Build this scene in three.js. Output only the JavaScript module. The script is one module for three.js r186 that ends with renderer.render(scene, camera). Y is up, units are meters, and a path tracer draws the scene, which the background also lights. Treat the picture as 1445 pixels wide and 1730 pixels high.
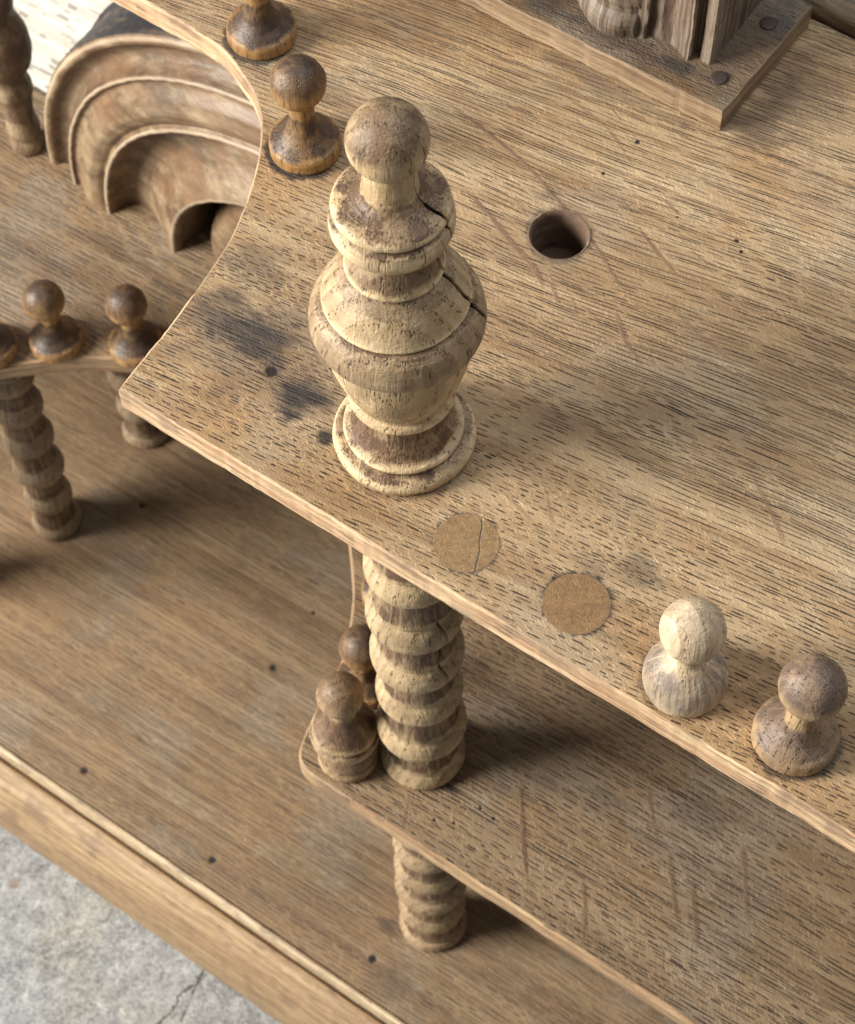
import * as THREE from 'three';
import { RectAreaLightUniformsLib } from 'three/addons/lights/RectAreaLightUniformsLib.js';

// ───────── camera, light, exposure ─────────
const scene = new THREE.Scene();
const TOP = 0.63, MID = TOP - 0.291, BASE = TOP - 0.543;      // heights of the three boards above the floor
const camera = new THREE.PerspectiveCamera(27.325, 855 / 1024, 0.05, 30);
camera.position.set(0.2681, 0.6909 + TOP, 0.3406);
camera.up.set(-0.4868, 0.5046, -0.7130);
camera.lookAt(0.2681 - 0.3055, 0.6909 + TOP - 0.8631, 0.3406 - 0.4022);
camera.focus = 0.775; camera.userData.fStop = 25;

scene.background = new THREE.Color(0.92, 0.92, 0.92).multiplyScalar(0.17);   // the pale room around the piece
RectAreaLightUniformsLib.init();
function areaLight(name, colour, intensity, w, h, pos, to) { const l = new THREE.RectAreaLight(colour, intensity, w, h); l.name = name; l.position.set(...pos); l.lookAt(...to); l.castShadow = true; scene.add(l); }
areaLight('window_light', new THREE.Color(1.0, 0.955, 0.88), 41, 1.05, 1.05, [-1.58, TOP + 0.90, 1.30], [-0.05, TOP - 0.12, -0.06]);   // a window low on the left
areaLight('overhead_fill', new THREE.Color(0.97, 0.98, 1.0), 2.6, 2.2, 1.8, [0.5, TOP + 2.3, -0.7], [0, TOP, -0.05]);               // unseen fill light added overhead, wide and high behind

const renderer = new THREE.WebGLRenderer({ antialias: true });
renderer.setSize(855, 1024);
renderer.toneMapping = THREE.LinearToneMapping;
renderer.toneMappingExposure = 0.97;
renderer.shadowMap.enabled = true;

// ───────── helpers ─────────
function rng(seed) { let a = seed >>> 0; return () => { a = (a + 0x6D2B79F5) | 0; let t = Math.imul(a ^ (a >>> 15), 1 | a); t = (t + Math.imul(t ^ (t >>> 7), 61 | t)) ^ t; return ((t ^ (t >>> 14)) >>> 0) / 4294967296; }; }
const PERM = new Uint8Array(512); { const r = rng(77); const p = [...Array(256).keys()]; for (let i = 255; i > 0; i--) { const j = Math.floor(r() * (i + 1)); [p[i], p[j]] = [p[j], p[i]]; } for (let i = 0; i < 512; i++) PERM[i] = p[i & 255]; }
const VAL = new Float32Array(256); { const r = rng(99); for (let i = 0; i < 256; i++) VAL[i] = r(); }
function n2(x, y) {
  const X = Math.floor(x), Y = Math.floor(y); let u = x - X, v = y - Y; u = u * u * (3 - 2 * u); v = v * v * (3 - 2 * v);
  const a = PERM[X & 255], b = PERM[(X + 1) & 255], y0 = Y & 255, y1 = (Y + 1) & 255;
  const p = VAL[PERM[a + y0]], q = VAL[PERM[b + y0]], r = VAL[PERM[a + y1]], s = VAL[PERM[b + y1]];
  return (p + (q - p) * u) * (1 - v) + (r + (s - r) * u) * v;
}
function n3(x, y, z) {
  const Z = Math.floor(z); let w = z - Z; w = w * w * (3 - 2 * w);
  const o0 = PERM[Z & 255] * 7.31, o1 = PERM[(Z + 1) & 255] * 7.31;
  return n2(x + o0, y + o0 * 1.7) * (1 - w) + n2(x + o1, y + o1 * 1.7) * w;
}
const fbm = (x, y) => 0.5 * n2(x, y) + 0.27 * n2(x * 2.1 + 9, y * 2.1 + 4) + 0.15 * n2(x * 4.3 + 3, y * 4.3 + 8) + 0.08 * n2(x * 8.7, y * 8.7);
const ss = (a, b, x) => { const t = Math.min(1, Math.max(0, (x - a) / (b - a))); return t * t * (3 - 2 * t); };
const mix = (a, b, t) => a + (b - a) * t;
const enc = new Uint8Array(4097); for (let i = 0; i <= 4096; i++) { const c = i / 4096; enc[i] = Math.round(255 * (c <= 0.0031308 ? c * 12.92 : 1.055 * Math.pow(c, 1 / 2.4) - 0.055)); }
const e8 = (c) => enc[c <= 0 ? 0 : c >= 1 ? 4096 : (c * 4096) | 0];
function tex(data, W, H, colour, wrap) {
  const t = new THREE.DataTexture(data, W, H); t.magFilter = THREE.LinearFilter; t.minFilter = THREE.LinearMipmapLinearFilter; t.generateMipmaps = true;
  t.wrapS = t.wrapT = wrap ? THREE.RepeatWrapping : THREE.MirroredRepeatWrapping; if (colour) t.colorSpace = THREE.SRGBColorSpace; t.needsUpdate = true; return t;
}
const P = { pale: [0.55, 0.405, 0.235], mid: [0.285, 0.175, 0.085], warm: [0.31, 0.18, 0.08], grey: [0.40, 0.335, 0.245], dark: [0.024, 0.014, 0.009], ink: [0.022, 0.020, 0.021], stain: [0.085, 0.055, 0.038] };

// Oak board: colour and relief baked on the plane of the board, in metres. Fibres run along angle `turn` from x.
function oak(o) {
  const { x0, z0, w, d, W, H, turn, seed } = o, N = W * H, ca = Math.cos(turn), sa = Math.sin(turn), px = w / W;
  const R = rng(seed), pore = new Float32Array(N), ray = new Float32Array(N);
  // open pores: short dark grooves lined up in the early wood
  const gx = Math.hypot(w, d) * 0.75, mx = x0 + w / 2, mz = z0 + d / 2, row = o.row || 0.0024;
  for (let c = -gx; c < gx; c += row * (0.55 + 0.9 * R())) {
    let g = -gx - R() * 0.02;
    while (g < gx) {
      const wob0 = 0.006 * (n2(g * 9 + seed, c * 14) - 0.5) + 0.0012 * (n2(g * 60, c * 200 + seed) - 0.5);
      const X = mx + g * ca - (c + wob0) * sa, Z = mz + g * sa + (c + wob0) * ca;
      const zone = o.lenZone ? o.lenZone(X, Z) : 0.5;
      const zz = Math.min(1, Math.max(0, zone + 0.7 * (n2(g * 14 + seed, c * 60) - 0.5)));
      const len = mix(0.0034, 0.026, zz * zz) * (0.35 + 1.4 * R()), gap = mix(0.0018, 0.0045, R()) * (o.gap || 1) * (0.5 + 1.1 * n2(g * 25, c * 90 + 7)) * (1 + 3.5 * ss(0.58, 0.85, n2(g * 5 + 2, c * 170 + seed)));
      const st = (0.38 + 0.62 * Math.sqrt(R())) * (o.pore || 1), wid = (0.00006 + 0.00017 * R() * R()) * (o.poreW || 1);
      const jit = (R() - 0.5) * row * 0.25;
      for (let s = 0; s < len; s += px * 0.8) {
        const gg = g + s, wob = 0.006 * (n2(gg * 9 + seed, c * 14) - 0.5) + 0.0012 * (n2(gg * 60, c * 200 + seed) - 0.5) + jit;
        const xx = mx + gg * ca - (c + wob) * sa, z2 = mz + gg * sa + (c + wob) * ca;
        const u = (xx - x0) / px, v = (z2 - z0) / px; if (u < 1 || v < 1 || u > W - 3 || v > H - 3) continue;
        const taper = Math.min(1, 3 * Math.min(s / len, 1 - s / len) + 0.25), hw = (wid / px + 0.12) * taper * (0.55 + 0.9 * n2(gg * 900, c * 3000 + seed)) + 0.22;
        const v0 = Math.max(0, Math.floor(v - hw - 1)), v1 = Math.min(H - 1, Math.ceil(v + hw + 1)), ui = Math.round(u);
        for (let j = v0; j <= v1; j++) { const k = st * Math.min(1, Math.max(0, hw + 0.5 - Math.abs(j - v))); const q = j * W + ui; if (k > pore[q]) pore[q] = k; }
      }
      g += len + gap;
    }
  }
  // medullary rays: smooth bands of their own colour
  const dab = (X, Z, r, k) => { const u = (X - x0) / px, v = (Z - z0) / px, q = r / px + 1; for (let j = Math.max(0, Math.floor(v - q)); j <= Math.min(H - 1, v + q); j++) for (let i = Math.max(0, Math.floor(u - q)); i <= Math.min(W - 1, u + q); i++) { const a = k * ss(q, q * 0.45, Math.hypot(i - u, j - v)); if (a > ray[j * W + i]) ray[j * W + i] = a; } };
  const stroke = (pts, r, k) => { const cv = new THREE.CatmullRomCurve3(pts.map(([a, b]) => new THREE.Vector3(a, 0, b))); const L = cv.getLength(), n = Math.ceil(L / (px * 1.2)); for (let i = 0; i <= n; i++) { const t = i / n, p = cv.getPoint(t), ta = Math.min(1, 6 * t, 6 * (1 - t)); dab(p.x + 0.0006 * (n2(t * L * 220, seed + pts[0][0] * 999) - 0.5), p.z, 0.85 * r * (0.7 + 0.9 * n2(t * L * 200, pts[0][1] * 500)) * (0.3 + 0.7 * ta), k * (0.75 + 0.4 * n2(t * L * 90, 3.3 + pts[0][0] * 700)) * ta); } };
  for (const [pts, r, k] of o.rays || []) stroke(pts, r, k);
  for (let i = 0; i < (o.randomRays || 0); i++) { const X = x0 + w * R(), Z = z0 + d * R(), L = 0.006 + 0.02 * R() * R(), a = (o.rayTurn || 0.45) + 0.12 * (R() - 0.5); stroke([[X, Z], [X + L * 0.5 * Math.cos(a), Z + L * 0.5 * Math.sin(a)], [X + L * Math.cos(a + 0.1), Z + L * Math.sin(a + 0.1)]], 0.0003 + 0.0004 * R(), 0.25 + 0.3 * R()); }
  const rcA = Math.cos(o.rayTurn || 0.45), rsA = Math.sin(o.rayTurn || 0.45), col = new Uint8Array(N * 4), bmp = new Uint8Array(N * 4), c = [0, 0, 0], S = o.stainsAndShade || [], pl = o.pale || P.pale, md = o.mid || P.mid, wm = o.warm || P.warm, gr = o.grey || P.grey;
  for (let j = 0; j < H; j++) for (let i = 0; i < W; i++) {
    const X = x0 + (i + 0.5) * px, Z = z0 + (j + 0.5) * px, dx = X - mx, dz = Z - mz, q = j * W + i;
    const g = dx * ca + dz * sa, a0 = -dx * sa + dz * ca, a = a0 + 0.006 * (n2(g * 9 + seed, a0 * 14) - 0.5);
    const streak = 0.5 * n2(g * 7 + seed, a * 340) + 0.3 * n2(g * 3, a * 120 + seed) + 0.2 * n2(g * 22, a * 900);
    const fine = n2(g * 260, a * 3600), cloud = fbm(X * 16 + seed, Z * 16), blot = fbm(X * 42 + 5, Z * 55 + seed), speck = n2(X * 2100, Z * 2100), fk = ss(0.66, 0.86, n2((dx * rcA + dz * rsA) * 620, (-dx * rsA + dz * rcA) * 3000 + seed)) * (0.4 + 0.9 * n2(X * 120 + 3, Z * 120));
    let t = ss(0.16, 0.84, 0.62 * streak + 0.38 * cloud);
    for (let k = 0; k < 3; k++) c[k] = mix(md[k], pl[k], t);
    const tw = (o.warmZone ? o.warmZone(X, Z, cloud, blot) : 0.2) * 0.85;
    for (let k = 0; k < 3; k++) c[k] = mix(c[k], wm[k] * (0.75 + 0.6 * t), tw);
    const tg = ss(0.5, 0.72, fbm(X * 23 + 31, Z * 30 + seed * 2)) * (o.greyAmt ?? 0.6);
    for (let k = 0; k < 3; k++) c[k] = mix(c[k], gr[k] * (0.8 + 0.35 * t), tg);
    const r = ray[q]; for (let k = 0; k < 3; k++) c[k] = mix(c[k], [0.225, 0.135, 0.078][k] * (o.rayTone || 1), Math.min(1, r * 1.15));
    const v = 0.84 + 0.22 * fine + 0.16 * (speck - 0.5) + 0.2 * (blot - 0.5) + 0.26 * fk - 0.05; c[0] *= v; c[1] *= v; c[2] *= v;
    let dirt = 0; const pr = pore[q] * (1 - 0.85 * r);
    for (const s of S) { // stains and painted shade: [x, z, rx, rz, strength, ink or brown]
      const e = Math.hypot((X - s[0]) / s[2], (Z - s[1]) / s[3]); if (e > 1.9) continue;
      const k = s[4] * ss(1.15, 0.25, e + 1.25 * (fbm(g * 105 + s[0] * 99, a * 150) - 0.5) + 0.35 * (n2(g * 90, a * 1300) - 0.5)) * (0.55 + 0.75 * streak), tone = s[5] ? P.stain : P.ink;
      for (let m = 0; m < 3; m++) c[m] = mix(c[m], tone[m], Math.min(0.95, k)); dirt = Math.max(dirt, k);
    }
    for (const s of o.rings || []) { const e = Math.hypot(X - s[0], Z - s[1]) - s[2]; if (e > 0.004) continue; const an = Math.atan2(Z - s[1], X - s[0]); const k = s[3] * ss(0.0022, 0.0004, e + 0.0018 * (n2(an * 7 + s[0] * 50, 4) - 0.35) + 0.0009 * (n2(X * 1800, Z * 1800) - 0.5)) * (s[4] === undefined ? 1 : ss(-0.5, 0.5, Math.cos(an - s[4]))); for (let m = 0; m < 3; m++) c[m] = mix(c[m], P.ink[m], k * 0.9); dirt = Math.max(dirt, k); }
    let hole = 0; for (const s of o.pits || []) { const e = Math.hypot(X - s[0], Z - s[1]); if (e < s[2] * 2) hole = Math.max(hole, ss(s[2] * 1.2, s[2] * 0.6, e + 0.0006 * (n2(X * 1500, Z * 1500) - 0.5))); }
    for (let m = 0; m < 3; m++) { c[m] = mix(c[m], P.dark[m], Math.min(1, pr * 1.1)); c[m] = mix(c[m], P.dark[m] * 0.5, hole); }
    const lint = n2(X * 900 + 40, Z * 1300) > 0.955 && speck > 0.6 ? 0.35 : 0; for (let m = 0; m < 3; m++) c[m] = mix(c[m], [0.66, 0.56, 0.42][m], lint);
    col[q * 4] = e8(c[0]); col[q * 4 + 1] = e8(c[1]); col[q * 4 + 2] = e8(c[2]); col[q * 4 + 3] = 255;
    const h = 0.62 + 0.16 * (fine - 0.5) + 0.12 * (speck - 0.5) + 0.10 * (streak - 0.5) - 0.5 * pr - 0.6 * hole + 0.08 * r + 0.12 * fk;
    bmp[q * 4] = bmp[q * 4 + 1] = bmp[q * 4 + 2] = Math.max(0, Math.min(255, h * 255)); bmp[q * 4 + 3] = 255;
  }
  return new THREE.MeshStandardMaterial({ map: tex(col, W, H, true), bumpMap: tex(bmp, W, H), bumpScale: o.bump ?? 0.0007, roughness: o.rough ?? 0.62, metalness: 0 });
}
// sawn or moulded edge: grain along u (0.3 m a repeat), across v (0.06 m)
function edgeWood(seed, pale, dark, rough = 0.6) {
  const W = 1024, H = 256, col = new Uint8Array(W * H * 4), bmp = new Uint8Array(W * H * 4);
  for (let j = 0; j < H; j++) for (let i = 0; i < W; i++) {
    const x = i / W * 0.3, y = j / H * 0.06, q = (j * W + i) * 4;
    const s = 0.5 * n2(x * 20 + seed, y * 700) + 0.3 * n2(x * 60, y * 1700 + seed) + 0.2 * fbm(x * 60 + seed, y * 60), f = n2(x * 500, y * 4000), bl = ss(0.56, 0.75, fbm(x * 45 + 3, y * 110 + seed));
    const p = ss(0.74, 0.86, n2(x * 110 + 5, y * 2600)); let t = ss(0.25, 0.75, s);
    for (let k = 0; k < 3; k++) { let c = mix(dark[k], pale[k], t) * (0.86 + 0.25 * f); c = mix(c, P.stain[k] * 1.8, bl * 0.5); c = mix(c, P.dark[k] * 2, p * 0.5); col[q + k] = e8(c); }
    col[q + 3] = 255; const h = 0.55 + 0.3 * (s - 0.5) + 0.2 * (f - 0.5) - 0.4 * p; bmp[q] = bmp[q + 1] = bmp[q + 2] = h * 255; bmp[q + 3] = 255;
  }
  return new THREE.MeshStandardMaterial({ map: tex(col, W, H, true, true), bumpMap: tex(bmp, W, H, false, true), bumpScale: 0.0005, roughness: rough });
}
const resample = (pts, n) => { // even steps along a profile, corners kept crisp
  const L = [0]; for (let i = 1; i < pts.length; i++) L.push(L[i - 1] + Math.hypot(pts[i][0] - pts[i - 1][0], pts[i][1] - pts[i - 1][1]));
  const out = []; let k = 0; for (let i = 0; i < n; i++) { const s = L[L.length - 1] * i / (n - 1); while (k < pts.length - 2 && L[k + 1] < s) k++; const t = (s - L[k]) / (L[k + 1] - L[k] || 1); out.push([mix(pts[k][0], pts[k + 1][0], t), mix(pts[k][1], pts[k + 1][1], t)]); } return out;
};
const smooth = (pts, times) => { let p = pts; for (let q = 0; q < times; q++) p = p.map((v, i) => i === 0 || i === p.length - 1 ? v : [0.25 * p[i - 1][0] + 0.5 * v[0] + 0.25 * p[i + 1][0], 0.25 * p[i - 1][1] + 0.5 * v[1] + 0.25 * p[i + 1][1]]); return p; };
const arcPts = (cx, cy, r, a0, a1, n) => Array.from({ length: n + 1 }, (_, i) => { const a = (a0 + (a1 - a0) * i / n) * Math.PI / 180; return [cx + r * Math.cos(a), cy + r * Math.sin(a)]; });

// Turned oak: colour and relief from a block of wood cut by the profile (rows even along the profile)
function turnedOak(rows, o) {
  const { W = 1024, H = 512, seed = 1 } = o, col = new Uint8Array(W * H * 4), bmp = new Uint8Array(W * H * 4), c = [0, 0, 0], tl = o.tilt || 0, ct = Math.cos(tl), st = Math.sin(tl), ra = o.ringTurn ?? 0.6, rc = Math.cos(ra), rs = Math.sin(ra);
  const pale = o.pale || [0.56, 0.43, 0.27], mid = o.mid || [0.40, 0.275, 0.15], stain = o.stain || [0.095, 0.052, 0.029], ringS = o.ringS || 0.0042;
  for (let j = 0; j < H; j++) {
    const f = j / (H - 1) * (rows.length - 1), k0 = Math.min(rows.length - 2, Math.floor(f)), r = mix(rows[k0][0], rows[k0 + 1][0], f - k0), y = mix(rows[k0][1], rows[k0 + 1][1], f - k0);
    for (let i = 0; i < W; i++) {
      const an = i / W * Math.PI * 2; let x = r * Math.sin(an), z = r * Math.cos(an), Y = y;
      if (tl) { const a = x * ct - Y * st; Y = x * st + Y * ct; x = a; }
      const wv = 0.0016 * (n3(x * 60 + seed, Y * 18, z * 60) - 0.5), q = (x * rc + z * rs + wv) / ringS + 40 + seed * 0.37, fr = q - Math.floor(q), tang = -x * rs + z * rc;
      const early = ss(0.0, 0.08, fr) * ss(0.5, 0.3, fr), fib = n3(x * 1700, Y * 130 + seed, z * 1700), fib2 = n3(x * 600 + seed, Y * 40, z * 600);
      const pr = early * ss(0.66, 0.80, n3(x * 1900 + 3, Y * 230, z * 1900 + seed)) * (o.pore ?? 1);
      const rayn = ss(0.74, 0.86, n2(tang * 900 + seed * 3, (x * rc + z * rs) * 60 + Y * 40));
      let t = 0.45 + 0.30 * (n2(i / W * 30 + seed, j * 0.35 * 512 / H) - 0.5) + (o.ringC ?? 0.42) * (fr - 0.45) + 0.55 * (fib2 - 0.5) + 0.3 * (n3(x * 45, Y * 45, z * 45 + seed) - 0.5); t = Math.min(1, Math.max(0, t));
      for (let k = 0; k < 3; k++) c[k] = mix(mid[k], pale[k], t) * (0.85 + 0.28 * fib) * (1 + 0.06 * rayn);
      const ck = o.crack && r > 1e-5 ? ss(0.0009, 0.002, o.crack(r * Math.sin(an), y, r * Math.cos(an), r)) : 0; const wornN = o.worn ? Math.max(...o.worn.map(([a, b]) => ss(a - 0.0008, a + 0.0006, y) * ss(b + 0.0008, b - 0.0006, y))) * (0.35 + 0.65 * ss(0.35, 0.6, n2(i / W * 40 + 3, y * 300))) : 0; for (let k = 0; k < 3; k++) c[k] = mix(c[k] * (o.worn ? 0.95 : 1), pale[k] * 1.08, wornN * 0.8); let s = 0; const edge = (n2(i / W * 26 + seed, y * 260) - 0.5) * 0.0024 + (fib - 0.5) * 0.0010;
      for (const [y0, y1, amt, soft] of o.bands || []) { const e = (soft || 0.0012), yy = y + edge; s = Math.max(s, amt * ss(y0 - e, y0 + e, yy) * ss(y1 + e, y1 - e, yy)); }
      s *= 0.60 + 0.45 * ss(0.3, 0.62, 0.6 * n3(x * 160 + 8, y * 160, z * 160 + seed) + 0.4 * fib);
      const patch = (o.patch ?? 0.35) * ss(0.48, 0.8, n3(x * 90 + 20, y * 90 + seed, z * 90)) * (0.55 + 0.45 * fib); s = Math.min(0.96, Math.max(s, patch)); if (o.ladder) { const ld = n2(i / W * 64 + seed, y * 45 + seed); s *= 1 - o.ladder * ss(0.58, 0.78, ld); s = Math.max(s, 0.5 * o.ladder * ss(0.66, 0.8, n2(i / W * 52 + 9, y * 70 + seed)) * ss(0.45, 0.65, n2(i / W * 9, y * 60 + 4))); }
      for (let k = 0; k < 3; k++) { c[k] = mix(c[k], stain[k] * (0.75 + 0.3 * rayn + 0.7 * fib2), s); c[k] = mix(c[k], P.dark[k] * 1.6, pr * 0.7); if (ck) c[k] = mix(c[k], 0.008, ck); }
      const b = (j * W + i) * 4; col[b] = e8(c[0]); col[b + 1] = e8(c[1]); col[b + 2] = e8(c[2]); col[b + 3] = 255;
      const tick = n2(i / W * 90 * r / 0.02, j * 0.45), scr = n2(j * 0.9, i / W * 7 + seed), h = 0.6 + 0.18 * (fib - 0.5) + 0.10 * (scr - 0.5) + 0.12 * rayn + 0.16 * (tick - 0.5) - 0.35 * pr; bmp[b] = bmp[b + 1] = bmp[b + 2] = Math.max(0, Math.min(255, h * 255)); bmp[b + 3] = 255;
    }
  }
  const cm = tex(col, W, H, true), bm = tex(bmp, W, H); cm.wrapS = bm.wrapS = THREE.RepeatWrapping;
  return new THREE.MeshStandardMaterial({ map: cm, bumpMap: bm, bumpScale: o.bump ?? 0.0006, roughness: o.rough ?? 0.55 });
}
function latheGeo(rows, seg, o = {}) {
  const g = new THREE.LatheGeometry(rows.map(([r, y]) => new THREE.Vector2(Math.max(r, 0), y)), seg, o.start || 0, o.length || Math.PI * 2), p = g.attributes.position, sd = o.seed || 1;
  if (o.wobble !== 0) {
    for (let i = 0; i < p.count; i++) {
      const x = p.getX(i), y = p.getY(i), z = p.getZ(i), r = Math.hypot(x, z); if (r < 1e-6) continue;
      let k = 1 + (o.wobble ?? 0.012) * (n3(x / r * 1.3 + sd, y * 70, z / r * 1.3 + 5) - 0.5);
      let dr = (o.rough ?? 0.0003) * (n3(x * 320 + sd, y * 320, z * 320) - 0.5);
      if (o.crack) { const a = o.crack(x, y, z, r); dr -= a; }
      const m = (r * k + dr) / r; p.setX(i, x * m); p.setZ(i, z * m);
    }
    g.computeVertexNormals();
    const nm = g.attributes.normal, n = rows.length; // close the seam
    if (!o.length) for (let j = 0; j < n; j++) { const a = j, b = seg * n + j, v = new THREE.Vector3(nm.getX(a) + nm.getX(b), nm.getY(a) + nm.getY(b), nm.getZ(a) + nm.getZ(b)).normalize(); nm.setXYZ(a, v.x, v.y, v.z); nm.setXYZ(b, v.x, v.y, v.z); }
  }
  return g;
}
function mesh(name, geo, mat, parent) { const m = new THREE.Mesh(geo, mat); m.name = name; m.castShadow = m.receiveShadow = true; parent.add(m); return m; }
// a board with eased edges from an outline [x, z]; holes are lists of outlines
function slab(outline, holes, yTop, thick, r, T) {
  const sh = new THREE.Shape(outline.map(([x, z]) => new THREE.Vector2(x, -z))); for (const h of holes) sh.holes.push(new THREE.Path(h.map(([x, z]) => new THREE.Vector2(x, -z))));
  const g = new THREE.ExtrudeGeometry(sh, { depth: thick - 2 * r, bevelEnabled: true, bevelThickness: r, bevelSize: r, bevelOffset: -r, bevelSegments: 3, curveSegments: 8 });
  g.rotateX(-Math.PI / 2); g.translate(0, yTop - thick + r, 0);
  const p = g.attributes.position, n = g.attributes.normal, uv = g.attributes.uv;
  for (let i = 0; i < p.count; i++) { const x = p.getX(i), y = p.getY(i), z = p.getZ(i); if (Math.abs(n.getY(i)) < 0.98 && y > yTop - r * 0.8 && y < yTop - r * 0.05) p.setY(i, y - r * 0.55 * ss(0.45, 0.85, n2(x * 130 + 3, z * 130)) - r * 0.3 * n2(x * 500, z * 500 + 7)); }
  for (let i = 0; i < p.count; i++) if (Math.abs(n.getY(i)) > 0.98) uv.setXY(i, (p.getX(i) - T.x0) / T.w, (p.getZ(i) - T.z0) / T.d); else uv.setXY(i, (p.getX(i) + 0.37 * p.getZ(i)) / 0.3, p.getY(i) / 0.06);
  return g;
}
const densify = (pts, step, wob, seed) => { const out = []; for (let i = 0; i < pts.length; i++) { const a = pts[i], b = pts[(i + 1) % pts.length], L = Math.hypot(b[0] - a[0], b[1] - a[1]), n = Math.max(1, Math.round(L / step)); for (let k = 0; k < n; k++) { const t = k / n, x = mix(a[0], b[0], t), z = mix(a[1], b[1], t), nx = (b[1] - a[1]) / L, nz = -(b[0] - a[0]) / L, w = wob * (0.6 * n2(x * 90 + seed, z * 90) + 0.4 * n2(x * 420, z * 420 + seed) - 0.5) * (k === 0 ? 0.3 : 1); out.push([x + nx * w, z + nz * w]); } } return out; };
const circle = (x, z, r, n, wob = 0, seed = 0) => Array.from({ length: n }, (_, i) => { const a = -i / n * Math.PI * 2, q = r * (1 + wob * (n2(Math.cos(a) * 5 + seed, Math.sin(a) * 5) - 0.5)); return [x + q * Math.cos(a), z + q * Math.sin(a)]; });
const spline = (pts, n) => new THREE.CatmullRomCurve3(pts.map(([a, b]) => new THREE.Vector3(a, 0, b))).getPoints(n).map((v) => [v.x, v.z]);

// ───────── floor ─────────
{
  const W = 1024, col = new Uint8Array(W * W * 4), bmp = new Uint8Array(W * W * 4), S = 0.7, x0 = -0.5, z0 = -0.12, crack = [[-0.128, 0.148], [-0.1233, 0.131], [-0.1225, 0.118], [-0.1238, 0.110], [-0.1205, 0.0953], [-0.1218, 0.088], [-0.118, 0.076]];
  const seg = (x, z, a, b) => { const dx = b[0] - a[0], dz = b[1] - a[1], t = Math.min(1, Math.max(0, ((x - a[0]) * dx + (z - a[1]) * dz) / (dx * dx + dz * dz))); return Math.hypot(x - a[0] - t * dx, z - a[1] - t * dz); };
  for (let j = 0; j < W; j++) for (let i = 0; i < W; i++) {
    const x = x0 + i / W * S, z = z0 + j / W * S, q = (j * W + i) * 4, f = fbm(x * 30, z * 30), g = fbm(x * 170 + 9, z * 170), h = n2(x * 900, z * 900), s = n2(x * 420 + 7, z * 420);
    let v = 0.27 + 0.13 * (f - 0.5) + 0.22 * (g - 0.5) + 0.2 * (h - 0.5) + 0.1 * (n2(x * 500 + z * 200, z * 900) - 0.5), wm = ss(0.55, 0.75, fbm(x * 24 + 30, z * 24));
    let d = 1; if (x > -0.16 && x < -0.09 && z > 0.06 && z < 0.16) { for (let k = 0; k < crack.length - 1; k++) d = Math.min(d, seg(x + 0.004 * (n2(x * 300, z * 300) - 0.5), z + 0.004 * (n2(x * 300 + 9, z * 300) - 0.5), crack[k], crack[k + 1])); d = Math.min(d, 0.0004 + seg(x, z, [-0.1205, 0.0953], [-0.113, 0.122])); }
    const k = ss(0.0013, 0.0003, d + 0.0006 * (h - 0.5)), sp = ss(0.86, 0.93, s) * 0.3, pit = ss(0.9, 0.96, n2(x * 260 + 50, z * 260)) * 0.35, rust = ss(1.1, 0.4, Math.hypot((x + 0.262) / 0.004, (z - 0.112) / 0.006) + 0.6 * (g - 0.5)) * 0.6;
    v *= (1 + sp - pit) * (1 - 0.72 * k); const C = [v * (0.98 + 0.05 * wm), v * (1.0 + 0.01 * wm), v * (0.995 - 0.06 * wm)];
    C[0] = mix(C[0], 0.22, rust); C[1] = mix(C[1], 0.13, rust); C[2] = mix(C[2], 0.08, rust);
    col[q] = e8(C[0]); col[q + 1] = e8(C[1]); col[q + 2] = e8(C[2]); col[q + 3] = 255; const b = 0.6 + 0.3 * (g - 0.5) + 0.2 * (h - 0.5) - 0.4 * k - 0.3 * pit; bmp[q] = bmp[q + 1] = bmp[q + 2] = Math.max(0, b * 255); bmp[q + 3] = 255;
  }
  const g = new THREE.PlaneGeometry(6, 6, 1, 1); g.rotateX(-Math.PI / 2); const p = g.attributes.position, uv = g.attributes.uv; for (let i = 0; i < 4; i++) uv.setXY(i, (p.getX(i) - x0) / S, (p.getZ(i) - z0) / S);
  const t1 = tex(col, W, W, true, true), t2 = tex(bmp, W, W, false, true);
  const m = mesh('floor', g, new THREE.MeshStandardMaterial({ map: t1, bumpMap: t2, bumpScale: 0.0012, roughness: 0.8 }), scene); m.userData = { kind: 'structure', label: 'grey concrete floor with a thin crack' };
}

// ───────── the oak stand: one piece of furniture ─────────
const stand = new THREE.Group(); stand.name = 'oak_display_stand'; scene.add(stand);
stand.userData = { label: 'stripped antique oak stand of tiered shelves with turned columns, knobs and a finial', category: 'shelf stand' };
const CX = -0.206;                                                     // the concave bay is symmetrical about this line
const mirror = (pts) => pts.map(([x, z]) => [2 * CX - x, z]).reverse();
const edgeTop = edgeWood(3, [0.66, 0.49, 0.30], [0.42, 0.25, 0.135]), edgeMid = edgeWood(8, [0.50, 0.35, 0.20], [0.30, 0.175, 0.09]);

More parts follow.
